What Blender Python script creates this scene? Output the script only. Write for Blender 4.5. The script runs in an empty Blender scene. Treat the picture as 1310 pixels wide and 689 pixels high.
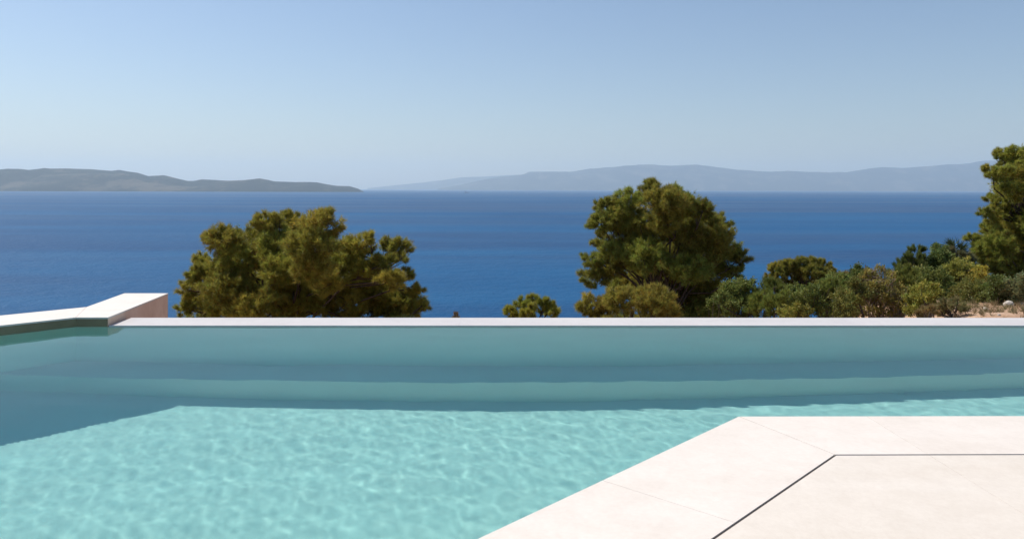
import bpy, bmesh, math, random
import numpy as np
from mathutils import Vector, Matrix, Quaternion

sc = bpy.context.scene
COL = sc.collection
RAD = math.radians
CAM_H = 1.10            # lens above the pool water (z = 0)
SEA_Z = -46.0
rng = np.random.default_rng(11)
random.seed(5)

# ------------------------------------------------------------------ helpers
def tag(o, label=None, cat=None, group=None, kind=None):
    if label: o['label'] = label
    if cat: o['category'] = cat
    if group: o['group'] = group
    if kind: o['kind'] = kind
    return o

def link(name, me, parent=None, mats=()):
    o = bpy.data.objects.new(name, me); COL.objects.link(o)
    for m in mats: me.materials.append(m)
    if parent is not None: o.parent = parent
    return o

def empty(name, loc):
    o = bpy.data.objects.new(name, None); COL.objects.link(o)
    o.empty_display_size = .2; o.location = loc
    return o

def np_mesh(name, V, F, smooth=False, tint=None):
    """V (n,3), F (m,k) with k 3 or 4, tint (n,3) optional point colours"""
    me = bpy.data.meshes.new(name)
    V = np.asarray(V, np.float32); F = np.asarray(F, np.int32); k = F.shape[1]
    me.vertices.add(len(V)); me.vertices.foreach_set('co', V.ravel())
    me.loops.add(F.size); me.loops.foreach_set('vertex_index', F.ravel())
    me.polygons.add(len(F)); me.polygons.foreach_set('loop_start', np.arange(0, F.size, k, dtype=np.int32))
    me.polygons.foreach_set('use_smooth', np.full(len(F), smooth, dtype=bool))
    if tint is not None:
        a = me.attributes.new('tint', 'FLOAT_COLOR', 'POINT')
        c = np.ones((len(V), 4), np.float32); c[:, :3] = tint
        a.data.foreach_set('color', c.ravel())
    me.update(); me.validate()
    return me

def prism(bm, pts, z0, z1, ztop=None):
    """solid prism over a polygon, counter-clockwise seen from above"""
    lo = [bm.verts.new((x, y, z0)) for x, y in pts]
    hi = [bm.verts.new((x, y, z1 if ztop is None else ztop[i])) for i, (x, y) in enumerate(pts)]
    n = len(pts)
    bm.faces.new(hi); bm.faces.new(lo[::-1])
    for i in range(n):
        bm.faces.new((lo[i], lo[(i+1) % n], hi[(i+1) % n], hi[i]))

def bm_obj(name, bm, m, parent=None, bevel=0):
    if bevel:
        es = [e for e in bm.edges if e.calc_face_angle(0) > .5]
        bmesh.ops.bevel(bm, geom=es, offset=bevel, segments=2, affect='EDGES', profile=.6)
    bmesh.ops.recalc_face_normals(bm, faces=bm.faces)
    me = bpy.data.meshes.new(name); bm.to_mesh(me); bm.free()
    return link(name, me, parent, [m])

# ------------------------------------------------------------------ camera
cam = bpy.data.cameras.new('camera'); cam_o = bpy.data.objects.new('camera', cam)
COL.objects.link(cam_o); sc.camera = cam_o
cam.sensor_width = 36; cam.lens = 36*982/1310; cam.shift_y = -(344.5-241.5)/1310
cam.clip_start = .05; cam.clip_end = 3e5
RM = Matrix.Rotation(-.0148, 3, 'Z') @ Matrix.Rotation(RAD(90), 3, 'X') @ Matrix.Rotation(.0026, 3, 'Z')
cam_o.matrix_world = Matrix.Translation((0, 0, CAM_H)) @ RM.to_4x4()

def at(px, py, D):
    """world point D metres in front of the lens on the ray of photo pixel (px, py)"""
    return Vector((0, 0, CAM_H)) + RM @ Vector(((px-655)/982*D, -(py-241.5)/982*D, -D))

# ------------------------------------------------------------------ light
SUN_EL = RAD(53)
sd = Vector((-.66, .36, 0)).normalized() * math.cos(SUN_EL); sd.z = math.sin(SUN_EL)
world = bpy.data.worlds.new('World'); sc.world = world; world.use_nodes = True
wn = world.node_tree; bg = wn.nodes['Background']
sky = wn.nodes.new('ShaderNodeTexSky'); sky.sky_type = 'NISHITA'; sky.sun_disc = False
sky.sun_elevation = SUN_EL; sky.sun_rotation = math.atan2(sd.x, sd.y)
sky.altitude = 60; sky.air_density = 1.15; sky.dust_density = .7; sky.ozone_density = 3.0
tint = wn.nodes.new('ShaderNodeMix'); tint.data_type = 'RGBA'; tint.blend_type = 'MULTIPLY'; tint.inputs[0].default_value = 1
tint.inputs[7].default_value = (.985, .978, 1.02, 1)
wn.links.new(sky.outputs[0], tint.inputs[6]); wn.links.new(tint.outputs[2], bg.inputs[0]); bg.inputs[1].default_value = .095
sl = bpy.data.lights.new('sun', 'SUN'); sl.energy = 4.75; sl.angle = RAD(.53); sl.color = (1, .93, .83)
slo = bpy.data.objects.new('sun', sl); slo.rotation_euler = sd.to_track_quat('Z', 'Y').to_euler()
COL.objects.link(slo); sl.cycles.is_caustics_light = True

# ------------------------------------------------------------------ materials
class NT:
    def __init__(s, name):
        s.m = bpy.data.materials.new(name); s.m.use_nodes = True; s.t = s.m.node_tree
        s.t.nodes.clear(); s.out = s.n('ShaderNodeOutputMaterial')
    def n(s, typ, **kw):
        nd = s.t.nodes.new(typ)
        for k, v in kw.items(): setattr(nd, k, v)
        return nd
    def l(s, a, b): s.t.links.new(a, b)
    def pos(s, scale=(1, 1, 1), rot=(0, 0, 0)):
        g = s.n('ShaderNodeNewGeometry'); mp = s.n('ShaderNodeMapping')
        mp.inputs['Scale'].default_value = scale; mp.inputs['Rotation'].default_value = rot
        s.l(g.outputs['Position'], mp.inputs[0]); return mp.outputs[0]
    def noise(s, vec, scale, detail=4, rough=.55, dist=0):
        nd = s.n('ShaderNodeTexNoise'); nd.inputs['Scale'].default_value = scale
        nd.inputs['Detail'].default_value = detail; nd.inputs['Roughness'].default_value = rough
        nd.inputs['Distortion'].default_value = dist
        s.l(vec, nd.inputs['Vector']); return nd.outputs['Fac']
    def ramp(s, fac, stops):
        nd = s.n('ShaderNodeValToRGB'); e = nd.color_ramp.elements
        while len(e) < len(stops): e.new(.5)
        for i, (p, c) in enumerate(stops):
            e[i].position = p; e[i].color = (*c, 1) if len(c) == 3 else c
        s.l(fac, nd.inputs[0]); return nd.outputs[0]
    def mix(s, fac, a, b, mode='MIX'):
        nd = s.n('ShaderNodeMix', data_type='RGBA', blend_type=mode)
        for v, i in ((fac, 0), (a, 6), (b, 7)):
            if hasattr(v, 'links'): s.l(v, nd.inputs[i])
            elif i == 0: nd.inputs[0].default_value = v
            else: nd.inputs[i].default_value = (*v, 1)
        return nd.outputs[2]
    def bump(s, h, dist, strength=1, normal=None):
        nd = s.n('ShaderNodeBump'); nd.inputs['Distance'].default_value = dist
        nd.inputs['Strength'].default_value = strength; s.l(h, nd.inputs['Height'])
        if normal is not None: s.l(normal, nd.inputs['Normal'])
        return nd.outputs[0]
    def bsdf(s, color, rough=.7, normal=None, spec=.5, ior=1.5):
        p = s.n('ShaderNodeBsdfPrincipled')
        if hasattr(color, 'links'): s.l(color, p.inputs['Base Color'])
        else: p.inputs['Base Color'].default_value = (*color, 1)
        if hasattr(rough, 'links'): s.l(rough, p.inputs['Roughness'])
        else: p.inputs['Roughness'].default_value = rough
        p.inputs['Specular IOR Level'].default_value = spec; p.inputs['IOR'].default_value = ior
        if normal is not None: s.l(normal, p.inputs['Normal'])
        s.l(p.outputs[0], s.out.inputs[0]); return p

def stone(name, ca, cb, cc, rough=.62, seed=0, vein=.5):
    t = NT(name); p = t.pos((1, 1, 1), (0, 0, .6+seed))
    ps = t.pos((.7, 2.6, 1), (0, 0, .75+seed))
    big = t.noise(ps, 1.3, 5, .6, .6); fine = t.noise(p, 60, 6, .7); mid = t.noise(p, 9, 6, .65, .3)
    c = t.ramp(big, [(.33, ca), (.5, cb), (.68, cc)])
    c = t.mix(.35, c, t.ramp(mid, [(.3, tuple(v*.92 for v in ca)), (.7, tuple(min(1, v*1.05) for v in cc))]))
    c = t.mix(.5, c, t.ramp(fine, [(.25, (.86, .84, .82)), (.6, (1, 1, 1))]), 'MULTIPLY')
    sp = t.noise(p, 23, 3, .5)                                   # tiny fossil specks of the limestone
    c = t.mix(t.ramp(sp, [(.76, (0, 0, 0)), (.82, (vein, vein, vein))]), c, tuple(v*.72 for v in ca))
    oi = t.n('ShaderNodeObjectInfo')                             # each quarried slab has its own tone
    c = t.mix(1, c, t.ramp(oi.outputs['Random'], [(0, (.97, .96, .935)), (1, (1.0, .995, .975))]), 'MULTIPLY')
    t.bsdf(c, rough, t.bump(fine, .0012, .6), .35)
    return t.m

M = {}
M['coping'] = stone('pale_limestone', (.685, .625, .57), (.72, .665, .615), (.745, .695, .65), .6)
M['slab'] = stone('warm_limestone', (.64, .58, .515), (.67, .615, .555), (.70, .65, .595), .66, 1.1)
M['edge'] = stone('grey_limestone', (.53, .515, .52), (.57, .555, .56), (.60, .585, .585), .5, .4)
M['riser'] = stone('beige_wall_stone', (.72, .47, .33), (.82, .56, .41), (.88, .66, .51), .7, 2.0, 1)
M['plaster'] = None
t = NT('pool_plaster'); p = t.pos()
c = t.mix(.5, (.96, .73, .65), t.ramp(t.noise(p, 3, 5, .6), [(.3, (.93, .69, .61)), (.7, (.98, .78, .70))]))
c = t.mix(.4, c, t.ramp(t.noise(p, 160, 3, .7), [(.3, (.75, .75, .72)), (.65, (1, 1, 1))]), 'MULTIPLY')
t.bsdf(c, .8, None, .2); M['plaster'] = t.m
t = NT('joint_shadow_gap'); t.bsdf((.10, .08, .068), .9); M['dark'] = t.m
t = NT('steel_channel'); pp = t.bsdf((.25, .24, .23), .45); pp.inputs['Metallic'].default_value = .8; M['steel'] = t.m

t = NT('pool_water_surface')
rf = t.n('ShaderNodeBsdfRefraction'); rf.inputs['IOR'].default_value = 1.333; rf.inputs['Roughness'].default_value = 0
gl = t.n('ShaderNodeBsdfGlossy'); gl.inputs['Roughness'].default_value = 0
fr = t.n('ShaderNodeFresnel'); fr.inputs['IOR'].default_value = 1.333
mu = t.n('ShaderNodeMath', operation='MULTIPLY'); mu.inputs[1].default_value = .9; t.l(fr.outputs[0], mu.inputs[0])
mx = t.n('ShaderNodeMixShader'); t.l(mu.outputs[0], mx.inputs[0]); t.l(rf.outputs[0], mx.inputs[1]); t.l(gl.outputs[0], mx.inputs[2])
t.l(mx.outputs[0], t.out.inputs[0]); M['water'] = t.m
t = NT('pool_water_absorption'); g = t.n('ShaderNodeVolumeAbsorption')
g.inputs[0].default_value = (.03, .91, .97, 1); g.inputs[1].default_value = .41
t.l(g.outputs[0], t.out.inputs[1]); M['absorb'] = t.m

# sea
t = NT('sea_water')
p = t.pos(); pst = t.pos((1/2600, 1/420, 1), (0, 0, .08)); pst2 = t.pos((1/700, 1/150, 1), (0, 0, -.12))
w1 = t.noise(p, .55, 5, .6); w2 = t.noise(p, .09, 4, .6); w3 = t.noise(p, .012, 4, .65)
patch = t.noise(pst, 1, 5, .6, .8); patch2 = t.noise(pst2, 1, 5, .6, .5)
nb = t.bump(w2, 1.4, 1.0); nb = t.bump(w1, .55, 1.0, nb)
base = t.ramp(patch, [(.40, (.001, .036, .118)), (.58, (.002, .082, .210))])
base = t.mix(.45, base, t.ramp(patch2, [(.35, (.001, .030, .11)), (.65, (.007, .095, .225))]))
base = t.mix(.5, base, t.ramp(w3, [(.3, (.82, .85, .9)), (.7, (1.15, 1.12, 1.08))]), 'MULTIPLY')
rg = t.ramp(patch, [(.38, (.36,)*3), (.62, (.48,)*3)])
t.bsdf(base, rg, nb, .17, 1.33); M['sea'] = t.m

def hills_mat(name, sx):
    t = NT(name); p = t.pos((1, 1, 1.8)); 
    a = t.noise(p, 1/700, 8, .7); b = t.noise(p, 1/170, 7, .75)
    c = t.ramp(a, [(.44, (.006, .012, .016)), (.52, (.014, .022, .024)), (.60, (.15, .125, .10))])
    c = t.mix(.5, c, t.ramp(b, [(.4, (.014, .022, .020)), (.62, (.04, .045, .035)), (.74, (.30, .27, .22))]))
    t.bsdf(c, .95, None, .1); return t.m
M['hills'] = hills_mat('scrub_covered_hills', 1)

t = NT('dry_soil'); p = t.pos(); a = t.noise(p, 1.2, 6, .65); b = t.noise(p, 14, 6, .7)
c = t.ramp(a, [(.35, (.36, .20, .115)), (.55, (.52, .32, .205)), (.7, (.64, .44, .31))])
c = t.mix(.4, c, t.ramp(b, [(.3, (.26, .17, .10)), (.6, (.58, .43, .32)), (.75, (.68, .56, .45))]))
t.bsdf(c, .95, t.bump(b, .05, 1), .1); M['soil'] = t.m
t = NT('weathered_rock'); p = t.pos(); a = t.noise(p, 6, 6, .65)
t.bsdf(t.ramp(a, [(.3, (.36, .31, .26)), (.65, (.66, .61, .55))]), .9, t.bump(a, .05, 1), .1); M['rock'] = t.m
t = NT('bark'); p = t.pos((1, 1, .3)); a = t.noise(p, 14, 6, .7)
t.bsdf(t.ramp(a, [(.3, (.045, .034, .027)), (.7, (.13, .10, .08))]), .95, t.bump(a, .03, 1), .1); M['bark'] = t.m
t = NT('pale_twig'); p = t.pos(); a = t.noise(p, 9, 5, .7)
t.bsdf(t.ramp(a, [(.3, (.16, .115, .08)), (.7, (.33, .26, .19))]), .95, None, .1); M['twig'] = t.m
t = NT('white_ship_paint'); t.bsdf((.35, .36, .38), .5); M['ship'] = t.m
t = NT('dark_hull_paint'); t.bsdf((.04, .05, .07), .5); M['hull'] = t.m

def leaf_mat(name, trans=.36, rough=.55):
    t = NT(name); at_ = t.n('ShaderNodeAttribute', attribute_name='tint')
    p = t.pos(); v = t.noise(p, 3.2, 3, .6)
    c = t.mix(.6, at_.outputs['Color'], t.ramp(v, [(.3, (.75, .82, .8)), (.7, (1.2, 1.1, 1.0))]), 'MULTIPLY')
    pr = t.n('ShaderNodeBsdfPrincipled'); t.l(c, pr.inputs['Base Color']); pr.inputs['Roughness'].default_value = rough
    pr.inputs['Specular IOR Level'].default_value = .3
    tr = t.n('ShaderNodeBsdfTranslucent'); t.l(c, tr.inputs[0])
    mx = t.n('ShaderNodeMixShader'); mx.inputs[0].default_value = trans
    t.l(pr.outputs[0], mx.inputs[1]); t.l(tr.outputs[0], mx.inputs[2]); t.l(mx.outputs[0], t.out.inputs[0])
    return t.m
M['needle'] = leaf_mat('pine_needles', .45); M['leaf'] = leaf_mat('shrub_leaves', .4, .6)
M['dry'] = leaf_mat('dry_stems', .15, .8)

# ------------------------------------------------------------------ haze, sea, hills
def box_bm(x0, x1, y0, y1, z0, z1):
    bm = bmesh.new(); prism(bm, [(x0, y0), (x1, y0), (x1, y1), (x0, y1)], z0, z1); return bm
t = NT('thin_blue_haze'); pv = t.n('ShaderNodeVolumePrincipled')
pv.inputs['Color'].default_value = (.72, .88, 1, 1); pv.inputs['Density'].default_value = 4.1e-5
pv.inputs['Anisotropy'].default_value = .2
t.l(pv.outputs[0], t.out.inputs[1])
tag(bm_obj('haze', box_bm(-42000, 42000, -3000, 44000, SEA_Z-11, 1400), t.m), kind='stuff')

S = 41500
sea = np_mesh('sea', [(-S, -2500, SEA_Z), (S, -2500, SEA_Z), (S, 43500, SEA_Z), (-S, 43500, SEA_Z)], [(0, 1, 2, 3)])
tag(link('sea', sea, None, [M['sea']]), kind='structure')

def fbm(x, y, seed, octv=6, base=1., gain=.5):
    r = np.random.default_rng(seed); z = np.zeros_like(x); a = 1; f = base
    for o in range(octv):
        for k in range(5):
            th = r.uniform(0, 6.283); ph = r.uniform(0, 6.283, 2)
            u = x*math.cos(th)+y*math.sin(th); v = -x*math.sin(th)+y*math.cos(th)
            z += a*np.sin(f*u*r.uniform(.7, 1.4)+ph[0]+1.3*np.sin(f*.6*v+ph[1]))/5
        a *= gain; f *= 2
    return z

def ridge(name, prof, Dshore, Dridge, Dback, seed, rough=.12, nu=420, nv=70):
    """a range of hills: skyline heights given as photo pixels, real relief in depth"""
    xs = np.linspace(prof[0][0], prof[-1][0], nu)
    ys = np.interp(xs, [p[0] for p in prof], [p[1] for p in prof])
    hz = 241.5+(xs-655)*.0026
    H = (hz-ys)/982*Dridge + (CAM_H-SEA_Z)          # height above the sea
    H = np.maximum(H, 0)
    V = []; v = np.linspace(0, 1, nv)
    U, W = np.meshgrid(np.arange(nu), v, indexing='ij')
    D = np.where(W < .6, Dshore+(Dridge-Dshore)*(W/.6), Dridge+(Dback-Dridge)*((W-.6)/.4))
    shape = np.where(W < .6, np.sin(np.clip(W/.6, 0, 1)*math.pi/2)**.8, np.cos((W-.6)/.4*math.pi/2))
    Xw = (xs[:, None]-655)/982*D
    n = fbm(Xw/1000, D/1000, seed, 6, 2.2)
    z = H[:, None]*shape*(1+rough*n*np.clip((1-np.abs(W-.6)/.05), 0, 1)*.0 + rough*3.0*n*np.clip(np.abs(W-.6)/.25, 0, 1)) - 6*(shape < .02)
    n2 = fbm(Xw/1000, D*0, seed+1, 7, 3.2)
    z += H[:, None]*.018*n2*np.sqrt(shape.clip(0, 1))
    z = np.where(shape < .02, -8, z)
    cs, sn = math.cos(-.0148), math.sin(-.0148)
    V = np.stack([Xw*cs-D*sn, Xw*sn+D*cs, z+SEA_Z], -1).reshape(-1, 3)
    idx = np.arange(nu*nv).reshape(nu, nv)
    F = np.stack([idx[:-1, :-1], idx[1:, :-1], idx[1:, 1:], idx[:-1, 1:]], -1).reshape(-1, 4)
    o = link(name, np_mesh(name, V, F, True), None, [M['hills']])
    return tag(o, kind='structure')

ridge('island_hills', [(-160, 224), (-90, 219), (0, 218), (11, 217.3), (37, 218.3), (55, 216.3), (85, 216.3), (117, 216.8), (143, 218.7), (152, 217.5),
      (164, 219.6), (176, 221), (190, 225.3), (209, 224.0), (224, 227.5), (240, 231.5), (248, 231.6), (258, 229.7), (285, 231), (313, 232), (332, 231),
      (350, 233.5), (383, 233.4), (405, 233.2), (417, 235.5), (430, 237.6), (447, 238), (458, 241.2), (465, 245)], 9900, 11200, 13200, 3)
ridge('far_mountains', [(560, 241.5), (590, 236), (620, 229.5), (640, 226), (669, 223), (677, 219.6), (700, 219.4), (729, 220), (740, 218), (755, 215.6), (775, 214.2), (796, 213.5),
      (820, 210.9), (835, 210.6), (858, 212), (891, 211), (915, 213), (943, 217.4), (985, 220), (1007, 218.5), (1040, 220), (1082, 220.8), (1112, 215.6),
      (1127, 213.7), (1157, 214.8), (1195, 213), (1231, 211), (1261, 207), (1310, 203), (1400, 208), (1500, 214)], 27000, 30500, 34000, 8, .05)
ridge('farthest_mountains', [(470, 240.5), (510, 236.5), (545, 233), (575, 229.5), (589, 227), (610, 226), (636, 225), (700, 221), (760, 224), (860, 232), (900, 240)], 35500, 38500, 41500, 14, .04)

# ------------------------------------------------------------------ terrain below the pool
def smooth(a, b, x):
    t_ = np.clip((x-a)/(b-a), 0, 1); return t_*t_*(3-2*t_)
def ter(x, y):
    R = -.36-.07*(y-7) - .30*np.maximum(y-13, 0)*smooth(13, 18, y) - .3*np.maximum(y-24, 0)
    L = -2.6-.45*np.maximum(y-6.6, 0)
    k = smooth(3.4, 6.3, x-.12*(y-8))
    z = L+(R-L)*k
    z = z + .10*fbm(x, y, 21, 5, .7)*(.35+.65*(1-k)+.02*np.maximum(y-12, 0))
    z = z + .035*fbm(x, y, 22, 4, 3.)
    z = np.where((y < 6.62) & (x < 10.8), -3.2, z)
    return np.maximum(z, SEA_Z-8)
def ter1(x, y): return float(ter(np.array([float(x)]), np.array([float(y)]))[0])
gx = np.concatenate([np.linspace(-240, -12, 60), np.linspace(-11.8, 16, 230), np.linspace(17, 260, 60)])
gy = np.concatenate([np.linspace(-60, 6.3, 30), np.array([6.58, 6.6]), np.linspace(6.66, 22, 180), np.linspace(22.4, 190, 110)])
X, Y = np.meshgrid(gx, gy, indexing='ij'); Z = ter(X, Y)
idx = np.arange(X.size).reshape(X.shape)
F = np.stack([idx[:-1, :-1], idx[1:, :-1], idx[1:, 1:], idx[:-1, 1:]], -1).reshape(-1, 4)
tag(link('hillside', np_mesh('hillside', np.stack([X, Y, Z], -1).reshape(-1, 3), F, True), None, [M['soil']]), kind='structure')

# ------------------------------------------------------------------ pool
TOPZ = .075
EDGE_Y, STRIP_Y = 6.13, 6.50
FLOOR_Z, BENCH_Z = -1.67, -1.27
dgs = (3.455+2.2)/(1.08+4.3)
pool = tag(empty('swimming_pool', (0, 4, 0)), 'turquoise infinity pool with pale stone edge overlooking the sea', 'pool')
def P(o): o.matrix_parent_inverse = pool.matrix_world.inverted(); return o
pool.location = (0, 0, 0)
basin = [(-7.7, -2.2), (-4.3, -2.2), (1.08, 3.455), (10.2, 3.455), (10.2, 6.13), (-3.36, 6.13), (-7.7, 1.79)]
# lining: floor slab and inner walls 6 mm proud of the masonry, so nothing is coplanar
bm = bmesh.new(); prism(bm, [(-8.2, -2.7), (10.7, -2.7), (10.7, 6.3), (-8.2, 6.3)], -2.0, FLOOR_Z)
fl = bm_obj('pool_floor', bm, M['plaster'], pool); fl.cycles.is_caustics_receiver = True
bm = bmesh.new()
def inset_poly(pts, d):
    n = len(pts); out = []
    for i in range(n):
        a, b, c_ = Vector(pts[i-1]), Vector(pts[i]), Vector(pts[(i+1) % n])
        e1 = (b-a).normalized(); e2 = (c_-b).normalized()
        n1 = Vector((-e1.y, e1.x)); n2 = Vector((-e2.y, e2.x))
        m_ = (n1+n2).normalized(); out.append(tuple(b+m_*(d/max(.3, m_.dot(n1)))))
    return out
inn = inset_poly(basin, .008)
lo = [bm.verts.new((x, y, -1.9)) for x, y in inn]; hi = [bm.verts.new((x, y, -.004)) for x, y in inn]
hob = [bm.verts.new((x, y, -.004)) for x, y in inset_poly(basin, -.05)]
for i in range(len(inn)):
    j = (i+1) % len(inn)
    bm.faces.new((lo[i], lo[j], hi[j], hi[i])); bm.faces.new((hi[i], hi[j], hob[j], hob[i]))
wl = bm_obj('pool_wall', bm, M['plaster'], pool); wl.cycles.is_caustics_receiver = True
bm = bmesh.new(); prism(bm, [(-4.2, 5.71), (10.4, 5.71), (10.4, 6.4), (-4.2, 6.4)], -1.95, BENCH_Z)
bn = bm_obj('bench_ledge', bm, M['plaster'], pool, .02); bn.cycles.is_caustics_receiver = True
# infinity edge: wall body and its coping slabs
bm = bmesh.new(); prism(bm, [(-3.10, EDGE_Y+.004), (10.5, EDGE_Y+.004), (10.5, STRIP_Y-.02), (-3.10, STRIP_Y-.02)], -3.4, -.03)
bm_obj('edge_wall', bm, M['riser'], pool)
xs_ = [-3.10, -1.72, -.33, 1.05, 2.44, 3.83, 5.2, 6.6, 8.0, 9.4, 10.5]
for a, b in zip(xs_[:-1], xs_[1:]):
    bm = bmesh.new(); prism(bm, [(a+.0004, EDGE_Y), (b-.0004, EDGE_Y), (b-.0004, STRIP_Y), (a+.0004, STRIP_Y)], -.028, .010)
    bm_obj('edge_coping', bm, M['edge'], pool, .001)

# raised angled parapet at the left
par = tag(empty('parapet_wall', (-3.4, 6.8, -3.3)), 'low pale stone parapet with angled coping at the left end of the pool', 'wall')
def under(o, p): o.matrix_parent_inverse = Matrix.Translation(-p.location); return o
outer = [(-3.108, 6.128), (-3.236, 7.53), (-3.66, 7.53), (-3.56, 6.66), (-8.25, 1.99), (-8.25, -2.2), (-7.70, -2.2), (-7.70, 1.79), (-3.36, 6.128)]
core = [(-3.110, 6.131), (-3.238, 7.527), (-3.657, 7.527), (-3.557, 6.66), (-8.247, 1.99), (-8.247, -2.197), (-7.703, -2.197), (-7.703, 1.79), (-3.36, 6.131)]
bm = bmesh.new(); prism(bm, core, -3.3, TOPZ-.0125); under(bm_obj('wall_body', bm, M['riser'], par), par)
M['band'] = stone('dark_olive_stone', (.17, .135, .075), (.22, .18, .105), (.27, .22, .14), .4, 2.6, 1)  # darker olive tone for the parapet faces turned to the water
for q in ([(-3.111, 6.131), (-3.3605, 6.131), (-3.3613, 6.129), (-3.111, 6.129)], [(-3.3612, 6.131), (-7.702, 1.7905), (-7.7003, 1.7889), (-3.3592, 6.1288)]):
    bm = bmesh.new(); prism(bm, q, -.3, TOPZ-.0122); under(bm_obj('water_face_band', bm, M['band'], par), par)
c1 = [(-3.108, 6.128), (-3.236, 7.53), (-3.66, 7.53), (-3.5615, 6.6615), (-3.36, 6.128)]
c2 = [(-3.3625, 6.1285), (-3.5635, 6.6595), (-5.6, 4.632), (-5.35, 4.1385)]
c3 = [(-5.3525, 4.1365), (-5.6025, 4.6295), (-8.25, 1.99), (-8.25, 1.79), (-7.70, 1.79)]
c4 = [(-7.70, 1.787), (-8.25, 1.787), (-8.25, -2.2), (-7.70, -2.2)]
for q in (c1, c2, c3, c4):
    bm = bmesh.new(); prism(bm, q[::-1] if q is c4 else q, TOPZ-.012, TOPZ)
    under(bm_obj('coping_slab', bm, M['coping'], par, .002), par)

# terrace: coping stones round the pool, then a dark drain gap, then big slabs
ter_o = tag(empty('terrace', (0, 0, 0)), kind='structure')
bm = bmesh.new(); prism(bm, [(-4.28, -2.6), (10.45, -2.6), (10.45, 3.445), (1.085, 3.445), (-4.28, -2.19)], -3.3, TOPZ-.034)
bm_obj('terrace_base', bm, M['dark'], ter_o)
dv = Vector((1.08+4.3, 3.455+2.2)).normalized(); G = .009
A = Vector((1.08, 3.455)); B = Vector((1.297, 2.958))           # outer and inner corner of the coping
nin = Vector((dv.y, -dv.x)); wdg = (B-A).dot(nin)                 # width of the diagonal run
cuts = [0, None, 1.92, 2.95, 3.98, 5.0, 6.0, 7.8]
cuts[1] = (Vector((.347, 2.714))-A).dot(-dv)
def dpt(s, w): return A - dv*s + nin*w
s0 = -(B-A).dot(dv)                                               # where the inner corner falls along the run
for i in range(len(cuts)-1):
    a, b = cuts[i], cuts[i+1]; e = .0006
    q = [A, B-nin*0 - dv*e] if i == 0 else [dpt(a+e, 0), dpt(a+e, wdg)]
    q = [q[0]-dv*(e if i == 0 else 0), q[1], dpt(b-e, wdg), dpt(b-e, 0)]
    bm = bmesh.new(); prism(bm, [tuple(v) for v in q], TOPZ-.03, TOPZ); bm_obj('coping_stone', bm, M['coping'], ter_o, .0015)
xc = [None, 1.662, 2.95, 4.24, 5.53, 6.82, 8.1, 9.4, 10.45]
for i in range(len(xc)-1):
    a, b = xc[i], xc[i+1]
    if a is None: q = [(1.0825, 3.455), (1.2995, 2.958), (b-.0006, 2.958), (b-.0006, 3.455)]
    else: q = [(a+.0006, 3.455), (a+.0006, 2.958), (b-.0006, 2.958), (b-.0006, 3.455)]
    bm = bmesh.new(); prism(bm, q, TOPZ-.03, TOPZ); bm_obj('coping_stone', bm, M['coping'], ter_o, .0015)
# slabs inside the gap
gi = B+nin*.0 + Vector((.012, -.013))                             # inner corner of the slab field
yg = 2.958-G
def diag_x(y, off):                                               # x of the line parallel to the diagonal at offset off
    p0 = A+nin*(wdg+off); return p0.x + (y-p0.y)*dv.x/dv.y
rows = [yg, 1.745, .535, -.675, -1.885, -2.6]
cols = [1.662+1.295*k for k in range(-6, 8)]
for r in range(len(rows)-1):
    y1, y0 = rows[r]-(0 if r == 0 else .0007), rows[r+1]+.0007
    for k in range(len(cols)-1):
        a, b = cols[k]+.0007, min(cols[k+1]-.0007, 10.45)
        if a > 10.4: continue
        xt, xb = diag_x(y1, G), diag_x(y0, G)
        if b <= xb+.01: continue
        poly = [(a, y0), (b, y0), (b, y1), (a, y1)]
        # clip with the diagonal: keep x > diag_x(y)
        out = []
        for i in range(4):
            p0, p1 = poly[i], poly[(i+1) % 4]
            f0, f1 = p0[0]-diag_x(p0[1], G), p1[0]-diag_x(p1[1], G)
            if f0 >= 0: out.append(p0)
            if (f0 >= 0) != (f1 >= 0):
                tt = f0/(f0-f1); out.append((p0[0]+(p1[0]-p0[0])*tt, p0[1]+(p1[1]-p0[1])*tt))
        if len(out) >= 3:
            bm = bmesh.new(); prism(bm, out, TOPZ-.03, TOPZ-.001)
            bm_obj('paving_slab', bm, M['slab'], ter_o, .0015)

# dark strip filling the coping-paving gap, the gap's shade put into its colour
jp = [dpt(8.2, wdg+.0003), B+nin*.0003, B+Vector((0, -.0003)), Vector((10.4, 2.9577)), Vector((10.4, yg+.0003)), Vector((diag_x(yg+.0003, G-.0003), yg+.0003)), dpt(8.2, wdg+G-.0003)]
jp.pop(1)
bm = bmesh.new(); prism(bm, [tuple(v) for v in jp], TOPZ-.033, TOPZ-.004); bm_obj('gap_shade_strip', bm, M['dark'], ter_o)

# water: a rippled refracting surface, and the absorbing body below it
NXW, NYW = 900, 500
xs = np.concatenate([np.arange(-8, -3.7, .03), np.arange(-3.7, 4.9, .0085), np.arange(4.9, 10.4, .03)])
ys = np.concatenate([np.arange(-2.5, 1.7, .03), np.arange(1.7, 6.21, .0085)])
X, Y = np.meshgrid(xs, ys, indexing='ij'); Z = np.zeros_like(X)
r = np.random.default_rng(4)
for i in range(80):
    lam = math.exp(r.uniform(math.log(.042), math.log(.15))); k = 2*math.pi/lam; th = r.normal(.9, .95)
    amp = .0000075*(lam/.1)**1.9
    Z += amp*np.sin(k*(X*math.cos(th)+Y*math.sin(th))+r.uniform(0, 6.28)+.6*np.sin(X*r.uniform(.6, 2)+Y*r.uniform(.6, 2)))
for i in range(16):
    lam = r.uniform(.13, .36); k = 2*math.pi/lam; th = r.normal(1.2, .8)
    Z += .00006*(lam/.25)*np.sin(k*(X*math.cos(th)+Y*math.sin(th))+r.uniform(0, 6.28)+.8*np.sin(X*r.uniform(1, 3)+Y*r.uniform(1, 3)))
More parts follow.
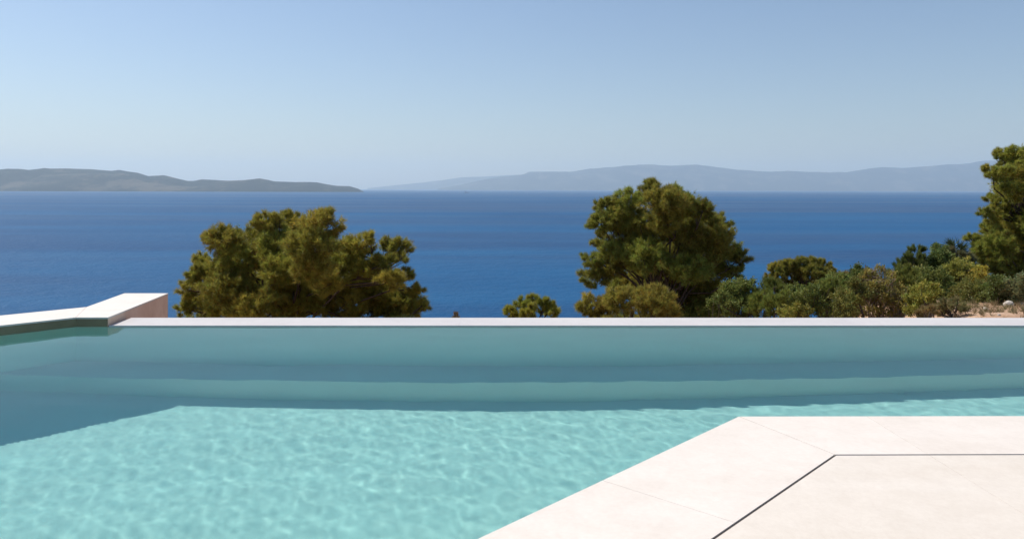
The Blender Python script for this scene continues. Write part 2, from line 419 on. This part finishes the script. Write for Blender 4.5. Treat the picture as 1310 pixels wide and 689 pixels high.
Z *= .95+.22*np.sin(.55*X+.8)+.15*np.sin(1.1*X-1.7*Y)
for i in range(14):
    lam = r.uniform(.6, 1.8); k = 2*math.pi/lam; th = r.uniform(0, 6.28)
    Z += .00016*np.sin(k*(X*math.cos(th)+Y*math.sin(th))+r.uniform(0, 6.28))
idx = np.arange(X.size).reshape(X.shape)
F = np.stack([idx[:-1, :-1], idx[1:, :-1], idx[1:, 1:], idx[:-1, 1:]], -1).reshape(-1, 4)
cx, cy = X, Y
def cell(a): return .25*(a[:-1, :-1]+a[1:, :-1]+a[1:, 1:]+a[:-1, 1:]).ravel()
fx, fy = cell(X), cell(Y)
keep = (fy < EDGE_Y+.012) & ((fy-1.79) < (fx+7.7)*1.0+.05) & ((fx < -4.25) | (fy > -2.2+(fx+4.3)*dgs-.05) | (fx > 1.05)) & ((fx < 1.0) | (fy > 3.41)) & (fx < 10.25) & (fx > -7.75)
V = np.stack([X, Y, Z], -1).reshape(-1, 3); F = F[keep]
used = np.unique(F); remap = -np.ones(len(V), int); remap[used] = np.arange(len(used))
wo = link('pool_water', np_mesh('pool_water', V[used], remap[F], True), None, [M['water']])
wo.cycles.is_caustics_caster = True; tag(wo, kind='structure')
bm = bmesh.new(); prism(bm, inset_poly(basin, -.012), -1.8, .0085)
tag(bm_obj('pool_water_body', bm, M['absorb']), kind='structure')

# ------------------------------------------------------------------ vegetation
def unit(v): return v/np.maximum(np.linalg.norm(v, axis=-1, keepdims=True), 1e-9)
def blades(P_, Dr, L, W, nper, spread, r, quad=False):
    """nper thin blades from each point of P_ around direction Dr; returns V, F, owner"""
    n = len(P_)*nper
    own = np.repeat(np.arange(len(P_)), nper)
    p = P_[own]; d = unit(Dr[own]+r.normal(0, spread, (n, 3)))
    l = (L if np.isscalar(L) else L[own])*r.uniform(.6, 1.15, n)
    s = unit(np.cross(d, r.normal(0, 1, (n, 3))))*W*.5
    if quad:       # a leaf: four corners, widest in the middle, stands off the twig
        st = p+d*(l*r.uniform(.2, 1.6, n))[:, None]; d2 = unit(d+r.normal(0, .6, (n, 3))); s = unit(np.cross(d2, r.normal(0, 1, (n, 3))))*W*.5
        mid = st+d2*l[:, None]*.5
        V_ = np.stack([st, mid+s, st+d2*l[:, None], mid-s], 1).reshape(-1, 3)
        F_ = np.arange(n*4).reshape(-1, 4)
    else:
        V_ = np.stack([p-s, p+s, p+d*l[:, None]], 1).reshape(-1, 3)
        F_ = np.arange(n*3).reshape(-1, 3)
    return V_, F_, own

def clump_points(c, rad, n, r, sub=9, up=.25, squash=.8):
    """needle / leaf positions strung along twigs that fan out from the inside of one clump"""
    nt = max(12, int(n/34)); root = c-np.array([0, 0, rad*.35])
    dirs = unit(r.normal(0, 1, (nt, 3))+np.array([0, 0, up+.25]))
    ln = rad*r.uniform(.72, 1.16, nt)*np.where(dirs[:, 2] < -.2, .75, 1)
    ends = root+dirs*ln[:, None]*np.array([1.05, 1.05, squash])+np.array([0, 0, rad*.3])
    k = r.integers(0, nt, n); t_ = r.beta(3.8, 1., n)
    q = root+(ends[k]-root)*t_[:, None]+r.normal(0, rad*.075, (n, 3))
    d = unit(dirs[k]*.9+r.normal(0, .45, (n, 3))+np.array([0, 0, up*.8+.15]))
    return q, d, ends[r.integers(0, nt, 10)]

def tube(bm_data, pts, r0, r1, seg=6):
    V_, F_ = bm_data; base = len(V_); n = len(pts)
    for i, p in enumerate(pts):
        a = Vector(pts[max(i-1, 0)]); b = Vector(pts[min(i+1, n-1)]); d = (b-a).normalized()
        u = d.cross(Vector((.3, .9, .2))).normalized(); v = d.cross(u); rr = r0+(r1-r0)*i/(n-1)
        for j in range(seg):
            t_ = 6.28318*j/seg; V_.append(tuple(Vector(p)+u*math.cos(t_)*rr+v*math.sin(t_)*rr))
    for i in range(n-1):
        for j in range(seg):
            a = base+i*seg+j; b = base+i*seg+(j+1) % seg
            F_.append((a, b, b+seg, a+seg))

def limb(data, a, b, r0, r1, wob, rr, seg=5, n=5, sag=0):
    a = np.array(a); b = np.array(b); L = np.linalg.norm(b-a); pts = []
    for i in range(n):
        t_ = i/(n-1); q = a+(b-a)*t_
        if 0 < i < n-1: q = q+rr.normal(0, wob*L, 3)
        q[2] += sag*L*math.sin(t_*3.14159)
        pts.append(q)
    tube(data, pts, r0, r1, seg); return pts

def pine(label, clumps, D, trunk_px, seed, group=None, dens=1., tone=(1, 1, 1), extra=(), dspread=1.0, name='pine_tree', trunk_r=.16, needle=.085, cat='pine tree', zoff=None):
    """clumps: (px, py, r_px[, depth shift]) as seen from the terrace, put at their own depths round D"""
    r = np.random.default_rng(seed)
    cxp = np.mean([c[0] for c in clumps]); rx = max(abs(c[0]-cxp) for c in clumps)+1
    base = at(trunk_px, 400, D); gz = ter1(base.x, base.y)
    root = empty(name, (base.x, base.y, gz-.1)); tag(root, label, cat, group)
    C = []
    for c in list(clumps)+list(extra):
        px, py, rp = c[:3]
        if len(c) > 3: dd = c[3]
        else:
            lim = math.sqrt(max(0, 1-((px-cxp)/rx)**2))*rx*D/982*.75*dspread
            dd = r.uniform(-1, .25)*lim
        d_ = D+dd; C.append((np.array(at(px, py, d_)), rp*d_/982*1.10))
    V_, F_, T_ = [], [], []; off = 0; TV, TF = [], []
    top = max(C, key=lambda q: q[0][2])[0]
    b0 = np.array([base.x, base.y, gz-.15]); apex = np.array([top[0]*.6+base.x*.4, top[1]*.5+base.y*.5, top[2]-.2])
    spine = limb((TV, TF), b0, apex, trunk_r, .03, .02, r, 8, 8)
    for c, rd in C:
        n = int(2900*dens*(rd/.38)**2*(13./D)**1.5)
        n = max(90, min(n, 9000))
        q, d, subs = clump_points(c, rd, n, r)
        L = np.full(n, needle)
        v, f, own = blades(q, d, needle*(D/13)**.5, .0062*D/13, 8, .5, r)
        hue = r.normal(0, 1, n)
        colr = np.array([.285, .296, .054])*np.array(tone)
        colr = colr*(1+.12*r.normal())*np.array([1+.05*r.normal(), 1, 1])
        base_c = colr[None, :]*(1+.16*hue[:, None])*np.stack([1+.1*r.normal(0, 1, n), np.ones(n), np.ones(n)], 1)
        yel = r.random(n) < .07
        base_c[yel] = np.array([.20, .13, .03])
        T_.append(np.repeat(base_c[own], 3, 0).clip(.004, .5)); V_.append(v); F_.append(f+off); off += len(v)
        # limb to the clump and twigs into its lobes
        k = min(range(len(spine)-2), key=lambda i: abs(spine[i][2]-(c[2]-.45*np.linalg.norm((c-spine[i])[:2]))))
        lb = limb((TV, TF), spine[k], c, max(.012, trunk_r*.17), .012, .05, r, 5, 6, .04)
        for s in subs[:7]: limb((TV, TF), lb[-2] if r.random() < .5 else lb[-1], s, .007, .003, .06, r, 4, 4)
    to_local = np.array([base.x, base.y, gz-.1])
    cr = link('crown', np_mesh('crown', np.concatenate(V_)-to_local, np.concatenate(F_), False, np.concatenate(T_)), root, [M['needle']])
    tr = link('trunk', np_mesh('trunk', np.array(TV)-to_local, TF, True), root, [M['bark']])
    return root

G_P = 'pine trees on the slope below the pool'
T1 = [(341, 285, 16), (369, 281, 13), (410, 290, 25), (383, 294, 20), (285, 309, 22), (270, 303, 9), (318, 307, 20), (304, 334, 28), (358, 320, 30), (398, 317, 28),
      (432, 326, 26), (457, 318, 19), (474, 306, 10), (505, 318, 18), (491, 336, 15), (513, 331, 8), (252, 349, 11), (264, 356, 20), (293, 371, 30), (324, 371, 22, .6), (358, 346, 22),
      (369, 369, 28), (415, 363, 20), (437, 345, 24), (471, 360, 25), (482, 383, 24), (515, 386, 22), (532, 372, 10), (539, 392, 9), (236, 395, 13), (265, 391, 22),
      (290, 397, 24), (318, 395, 22), (392, 388, 22), (430, 378, 20), (455, 340, 18), (500, 398, 20), (400, 345, 24), (340, 330, 22), (478, 345, 16), (500, 360, 17), (520, 352, 11), (500, 380, 20), (530, 396, 14), (240, 372, 13), (262, 335, 13), (285, 345, 20), (350, 288, 14), (369, 391, 26), (341, 388, 20), (415, 398, 18), (452, 393, 18), (330, 345, 20, .9), (400, 345, 24, .9), (450, 372, 20, 1.)]
pine('broad olive-green pine with several rounded tops left of centre behind the pool edge', T1, 13.0, 385, 1, G_P,
     extra=[(300, 440, 40), (370, 450, 45), (450, 440, 42), (510, 430, 30), (250, 430, 25), (400, 500, 40)], tone=(1.12, 1.02, 1))
T2 = [(835, 243, 14), (831, 236, 7), (862, 247, 11), (849, 259, 24), (806, 258, 18), (775, 264, 13), (875, 264, 19), (899, 270, 15), (768, 285, 16), (791, 281, 22), (823, 284, 20),
      (852, 284, 20), (841, 300, 18), (881, 285, 22), (907, 285, 14), (922, 285, 13), (771, 307, 14), (806, 308, 22), (881, 305, 26), (917, 305, 20), (783, 324, 16), (757, 333, 12), (781, 340, 22),
      (759, 356, 16), (823, 329, 26), (858, 328, 24), (899, 325, 28), (928, 322, 19), (946, 331, 13), (943, 349, 10), (881, 346, 24), (910, 349, 22), (861, 347, 18),
      (812, 352, 20, 1.2), (840, 365, 22, 1.4), (795, 368, 18, 1.1), (881, 383, 26, .8), (906, 383, 22, .9), (925, 372, 12, .8), (840, 345, 22, 1.5), (868, 368, 24, .4), (850, 385, 22, .6), (893, 368, 22, .2), (820, 365, 22, .8), (905, 395, 22, 0)]
pine('tallest rounded dark pine right of centre rising above the sea horizon', T2, 16.0, 850, 2, G_P,
     extra=[(850, 430, 40), (890, 430, 40), (800, 430, 35), (850, 480, 40)], tone=(.95, .95, 1))
pine('small pale pine at the left foot of the tallest dark pine', [(794, 385, 20), (835, 388, 24), (818, 378, 12), (765, 395, 18), (748, 393, 10), (752, 380, 6), (856, 398, 14)], 12.2, 795, 3, G_P,
     extra=[(780, 430, 28), (830, 430, 28)], trunk_r=.07, tone=(1.2, 1.0, 1.05))
pine('low pine top just showing over the pool edge between the two big pines', [(652, 399, 8), (667, 389, 9), (681, 382, 6), (676, 399, 12), (697, 387, 8), (701, 400, 12), (662, 404, 9)], 14.0, 680, 4, G_P,
     extra=[(670, 425, 16), (695, 425, 16), (682, 450, 16)], trunk_r=.06, tone=(1.15, 1.15, 1), dens=1.2)
T5 = [(1279, 197, 7), (1288, 205, 13), (1304, 201, 16), (1266, 219, 9), (1281, 221, 12), (1300, 225, 19), (1271, 226, 7), (1291, 243, 11), (1306, 247, 16), (1269, 255, 8), (1280, 263, 12), (1261, 272, 7),
      (1272, 278, 12), (1288, 275, 15), (1306, 270, 20), (1263, 292, 8), (1275, 297, 13), (1242, 306, 8), (1257, 311, 12), (1277, 311, 17), (1298, 302, 20), (1255, 320, 13), (1264, 336, 14),
      (1280, 327, 19), (1299, 336, 21), (1284, 347, 14), (1306, 353, 16), (1330, 210, 26), (1335, 250, 28), (1340, 290, 30), (1335, 330, 28), (1365, 230, 26), (1375, 275, 30), (1370, 320, 30), (1330, 365, 24)]
pine('tall pine rising above the scrub, cut off by the right side of the picture', T5, 22, 1335, 5, G_P, tone=(1.02, 1.02, 1), dspread=.8, extra=[(1300, 240, 24, 1.5), (1310, 290, 28, 1.5), (1290, 320, 24, 1.5), (1310, 335, 30, 1)], trunk_r=.22)
T6 = [(993, 344, 9), (1009, 340, 10), (1025, 337, 9), (1040, 337, 9), (1054, 340, 9), (1062, 348, 8), (985, 356, 7), (998, 351, 9), (1017, 350, 12), (1036, 349, 12), (1051, 353, 12), (1025, 361, 12), (1060, 359, 8), (1045, 366, 10), (1005, 362, 9)]
pine('small dense umbrella-shaped pine behind the scrub between the tallest pine and the dry bush', T6, 22, 1025, 6, G_P, tone=(1.0, .92, 1), trunk_r=.1, needle=.07, dens=1.6)

def shrub(label, blobs, D, seed, col, kind='leaf', name='shrub', cat='shrub', dens=1., lw=.018, ll=.035, bare=False, group=None, up=.6, sq=1.0):
    r = np.random.default_rng(seed)
    cx = np.mean([b[0] for b in blobs]); b0 = at(cx, 400, D); gz = ter1(b0.x, b0.y)
    root = empty(name, (b0.x, b0.y, gz)); tag(root, label, cat, group)
    V_, F_, T_ = [], [], []; off = 0; TV, TF = [], []
    q4 = kind == 'leaf'
    foot = np.array([b0.x, b0.y, gz-.05]); col = np.array(col)
    for px, py, rp in blobs:
        dd = r.uniform(-.35, .35); c = np.array(at(px, py, D+dd)); rd = rp*D/982*1.22
        n = int((2000 if q4 else 1700)*dens*(rd/.35)**2*(13/D)**1.1); n = max(60, min(n, 5200))
        q, d, subs = clump_points(c, rd, n, r, 10, .3, sq)
        if q4: v, f, own = blades(q, d, ll*D/12, lw*D/12, 4, .7, r, True); k = 4
        else: v, f, own = blades(q, d*.6+np.array([0, 0, up]), ll*D/12, lw*D/12, 7, .4, r); k = 3
        bc = col*1.15*(1+.12*r.normal()); cc = bc[None]*(1+.17*r.normal(0, 1, (n, 1)))*np.stack([1+.12*r.normal(0, 1, n), np.ones(n), np.ones(n)], 1)
        T_.append(np.repeat(cc[own], k, 0).clip(.004, .6)); V_.append(v); F_.append(f+off); off += len(v)
        st = foot+np.array([(c-foot)[0]*.3, (c-foot)[1]*.3, 0]); st[2] = min(ter1(st[0], st[1])-.05, c[2]-.1)
        lb = limb((TV, TF), st, c, .03 if not bare else .035, .012, .05, r, 5, 6)
        for s in subs: limb((TV, TF), lb[int(r.integers(2, 6))], s+(s-c)*(.5 if bare else .1), .009 if bare else .007, .003, .05, r, 4, 4)
        if bare:
            for _ in range(26):
                e = c+unit(r.normal(0, 1, 3)+np.array([0, 0, .5]))*rd*r.uniform(.8, 1.25)
                limb((TV, TF), subs[int(r.integers(0, len(subs)))], e, .006, .002, .05, r, 3, 3)
    tl = np.array([b0.x, b0.y, gz])
    link('foliage', np_mesh('foliage', np.concatenate(V_)-tl, np.concatenate(F_), False, np.concatenate(T_)), root, [M['leaf'] if q4 else M['needle']])
    link('stem', np_mesh('stem', np.array(TV)-tl, TF, True), root, [M['twig'] if bare else M['bark']])
    return root

G_S = 'scrub on the slope at the right'
gr, ol, ye, dk, br, gy = (.160, .188, .045), (.195, .195, .048), (.230, .222, .042), (.110, .134, .034), (.235, .180, .075), (.175, .185, .085)
SH = [
 ('deep green bushy shrub touching the right side of the tallest pine', [(936, 380, 16), (952, 374, 14), (926, 392, 14), (945, 395, 18), (966, 382, 12)], 13.0, gr, 'leaf'),
 ('mid-green shrub below the left end of the umbrella-shaped pine', [(985, 378, 16), (975, 393, 17), (996, 392, 16), (990, 368, 10)], 12.4, (.18, .21, .045), 'needle'),
 ('grass-green shrub below the middle of the umbrella-shaped pine', [(1018, 385, 16), (1030, 378, 12), (1010, 396, 14), (1035, 395, 16)], 12.8, gr, 'leaf'),
 ('yellow-tinged shrub low against the pool edge below the umbrella-shaped pine', [(1016, 400, 10), (1024, 398, 9), (1006, 402, 8)], 10.6, ye, 'leaf'),
 ('feathery green shrub at the right end of the umbrella-shaped pine', [(1052, 378, 14), (1066, 370, 13), (1058, 394, 16), (1077, 380, 12)], 13.2, (.17, .205, .05), 'needle'),
 ('reddish-brown dry scrub low on the skyline between two green shrubs', [(1078, 358, 7), (1088, 358, 8), (1096, 363, 8), (1070, 356, 5)], 21.0, br, 'needle'),
 ('dark green upright shrub on the skyline left of the bare-branched bush', [(1101, 351, 9), (1096, 361, 9), (1108, 358, 9)], 18.0, dk, 'leaf'),
 ('olive shrub at the left foot of the bare-branched bush', [(1085, 388, 16), (1095, 374, 14), (1078, 398, 12)], 12.0, ol, 'leaf'),
 ('green shrub between the bare-branched bush and the twin juniper spires', [(1148, 368, 18), (1158, 356, 14), (1146, 352, 9), (1164, 378, 18)], 14.2, (.18, .20, .045), 'needle'),
 ('tall narrow juniper with twin dark spires standing over the scrub', [(1163, 324, 5), (1164, 334, 7), (1166, 346, 10), (1175, 322, 7), (1176, 334, 9), (1154, 340, 7), (1175, 350, 12)], 17.0, dk, 'needle'),
 ('bright yellow-green shrub in front of the twin juniper spires', [(1178, 380, 13), (1188, 374, 10), (1172, 392, 13), (1186, 390, 12)], 11.6, ye, 'leaf'),
 ('round dark-topped shrub standing right of the twin juniper spires', [(1201, 322, 8), (1203, 334, 11), (1196, 340, 10), (1209, 346, 13), (1192, 352, 14)], 17.5, (.12, .155, .04), 'leaf'),
 ('broad green shrub in the middle of the scrub above the dry grass', [(1196, 362, 16), (1208, 374, 17), (1200, 386, 16), (1218, 384, 14)], 13.6, gr, 'leaf'),
 ('grey-brown twiggy scrub on the skyline left of the cut-off pine', [(1224, 328, 9), (1232, 333, 9), (1216, 327, 7), (1240, 338, 8)], 18.5, (.18, .172, .075), 'needle'),
 ('olive-yellow shrub left of the lowest boughs of the cut-off pine', [(1230, 345, 13), (1240, 352, 13), (1222, 352, 12), (1232, 362, 14)], 15.0, (.23, .225, .045), 'leaf'),
 ('small yellow bush under the lowest boughs of the cut-off pine', [(1256, 350, 7), (1250, 356, 7), (1259, 358, 6)], 14.0, (.32, .26, .04), 'leaf'),
 ('dull green shrub between the yellow bush and the bare soil', [(1240, 374, 14), (1252, 380, 13), (1232, 386, 12), (1262, 370, 12)], 12.8, ol, 'leaf'),
 ('dark tangled shrub in the shade below the cut-off pine', [(1268, 374, 11), (1278, 378, 10), (1272, 366, 10), (1285, 366, 10)], 12.3, dk, 'leaf'),
 ('grey-green rounded shrub at the right edge above the soil', [(1296, 374, 13), (1308, 368, 13), (1286, 382, 9), (1318, 374, 14)], 12.2, gy, 'leaf'),
 ('small brown dry shrub low at the pool edge under the yellow-green shrub', [(1190, 399, 8), (1180, 401, 7)], 10.4, br, 'needle'),
 ('dark green bush filling the dip between the reddish scrub and the umbrella-shaped pine', [(1070, 366, 13), (1082, 372, 13), (1060, 372, 12), (1092, 372, 11)], 15.5, gr, 'leaf'),
 ('olive bush behind the yellow-green shrub and below the twin juniper spires', [(1172, 362, 14), (1186, 366, 14), (1160, 364, 12)], 14.8, ol, 'leaf'),
 ('spreading dry grey bush over the left end of the bare soil', [(1212, 394, 9), (1224, 392, 9), (1236, 396, 7), (1204, 398, 7)], 10.8, (.22, .20, .085), 'needle'),
]
for i, (lab, bl, D, c, k) in enumerate(SH):
    kw = dict(lw=.007, ll=.075) if k == 'needle' else {}
    if 'juniper' in lab: kw.update(name='juniper', cat='juniper', up=1.2)
    shrub(lab, bl, D, 40+i, c, k, group=G_S if 'juniper' not in lab else None, **kw)
shrub('yellowish half-bare bush with brown branches showing through its leaves', [(1112, 366, 15), (1124, 354, 11), (1136, 368, 16), (1108, 388, 18), (1132, 390, 18), (1148, 388, 12), (1120, 376, 16)], 12.6, 90, (.25, .215, .055), 'leaf', bare=True, dens=.5, group=G_S)
shrub('tiny plant tip just peeping over the pool edge right of the broad pine', [(582, 404, 3), (583, 409, 5)], 9.5, 91, (.17, .12, .06), 'needle', lw=.006, ll=.05)

# fan palm crown on the skyline: real fronds on a short trunk
fp = at(1222, 322, 18.5)
gz = ter1(fp.x, fp.y); root = tag(empty('dwarf_palm', (fp.x, fp.y, gz)), 'little dwarf palm with spiky fronds on the scrub skyline', 'palm')
TV, TF = [], []; limb((TV, TF), (0, 0, -.05), (0, 0, fp.z-gz-.05), .07, .06, .01, np.random.default_rng(1), 7, 6)
link('trunk', np_mesh('trunk', TV, TF, True), root, [M['bark']])
r = np.random.default_rng(9); V_, F_, T_ = [], [], []; o_ = 0
for k in range(22):
    d = unit(r.normal(0, 1, 3)+np.array([0, 0, .7])); e = np.array([0, 0, fp.z-gz])+d*.16
    q = np.repeat(e[None], 1, 0); v, f, own = blades(q, d[None]*1.0, .26, .03, 14, .45, r)
    V_.append(v); F_.append(f+o_); o_ += len(v); T_.append(np.tile(np.array([.06, .085, .035])*(1+.2*r.normal()), (len(v), 1)))
link('fronds', np_mesh('fronds', np.concatenate(V_), np.concatenate(F_), False, np.concatenate(T_).clip(.01, 1)), root, [M['leaf']])

# maquis farther down the hill, one mass, mostly hidden; dry grass tufts along the soil
r = np.random.default_rng(77)
def scatter(name, n, xr, yr, cond, L, W, nper, cols, spread, up, mat, lift=0):
    x = r.uniform(*xr, n); y = r.uniform(*yr, n); k = cond(x, y); x, y = x[k], y[k]
    p = np.stack([x, y, ter(x, y)-.01+lift*r.random(len(x))], 1)
    v, f, own = blades(p, np.tile([0, 0, up], (len(p), 1)), L, W, nper, spread, r)
    c = np.array(cols)[r.integers(0, len(cols), len(p))]*(1+.15*r.normal(0, 1, (len(p), 1)))
    return tag(link(name, np_mesh(name, v, f, False, np.repeat(c[own], 3, 0).clip(.01, .8)), None, [mat]), kind='stuff')
den = lambda x, y: (fbm(x, y, 31, 4, 1.1)+fbm(x, y, 32, 3, 4)*.4 + .09*(y-10.6)) > r.uniform(.0, .5, len(x))
scatter('dry_grass', 4500, (4.3, 10.5), (7.2, 17), den, .13, .006, 16, [(.30, .22, .12), (.24, .19, .10), (.36, .28, .17), (.12, .13, .05)], .5, 1., M['dry'])
scatter('ground_cover', 26000, (-2, 16), (9, 30), lambda x, y: (x < 4.6+.2*(y-9)) | (y > 14), .30, .03, 12, [(.05, .065, .02), (.08, .085, .03), (.10, .09, .04)], .8, .7, M['leaf'], .25)

def rock(label, px, py, D, size, seed):
    b = at(px, py, D); r2 = np.random.default_rng(seed); bm = bmesh.new()
    bmesh.ops.create_icosphere(bm, subdivisions=3, radius=1)
    for v in bm.verts:
        n = v.co.normalized(); a = fbm(np.array([n.x*2.]), np.array([n.y*2.+n.z*1.7]), seed, 4, 1.2)[0]
        v.co = n*(1+.22*a); v.co.x *= size[0]; v.co.y *= size[1]; v.co.z *= size[2]
        v.co.z = max(v.co.z, -size[2]*.5)
    o = bm_obj('rock', bm, M['rock']); o.location = (b.x, b.y, ter1(b.x, b.y)+size[2]*.35); o.rotation_euler = (0, 0, r2.uniform(0, 6))
    for p in o.data.polygons: p.use_smooth = True
    tag(o, label, 'rock', 'rocks on the soil')
rock('largest pale rock on the bare soil at the right edge', 1290, 391, 11.6, (.075, .06, .07), 1)
rock('small flat pale stone left of the largest rock', 1261, 396, 11.0, (.045, .035, .03), 2)
rock('tiny pale stone lowest on the bare soil beside the pool edge', 1278, 402, 10.1, (.022, .02, .018), 3)
rock('grey stone half under the right-edge shrub', 1306, 387, 12.0, (.06, .05, .04), 4)

# distant ship
sp = at(597, 243.6, 9000); sp.z = SEA_Z
ship = tag(empty('ship', sp), 'tiny distant ship on the sea just under the horizon near the centre', 'ship')
bm = bmesh.new(); prism(bm, [(-24, -4), (18, -4), (27, 0), (18, 4), (-24, 4)], -1, 5); bm_obj('hull', bm, M['hull'], ship)
bm = bmesh.new(); prism(bm, [(-20, -3), (-9, -3), (-9, 3), (-20, 3)], 5, 14); bm_obj('superstructure', bm, M['ship'], ship)
bm = bmesh.new(); prism(bm, [(2, -.4), (3, -.4), (3, .4), (2, .4)], 5, 13); bm_obj('mast', bm, M['ship'], ship)

# ------------------------------------------------------------------ render settings
sc.view_settings.view_transform = 'Standard'; sc.view_settings.look = 'None'
sc.view_settings.exposure = .2; sc.view_settings.gamma = 1; sc.view_settings.use_curve_mapping = False
cy_ = sc.cycles
cy_.use_denoising = True; cy_.caustics_refractive = True; cy_.caustics_reflective = True
cy_.max_bounces = 10; cy_.transmission_bounces = 8; cy_.diffuse_bounces = 6; cy_.glossy_bounces = 4; cy_.volume_bounces = 1
cy_.sample_clamp_indirect = 8; cy_.blur_glossy = .5
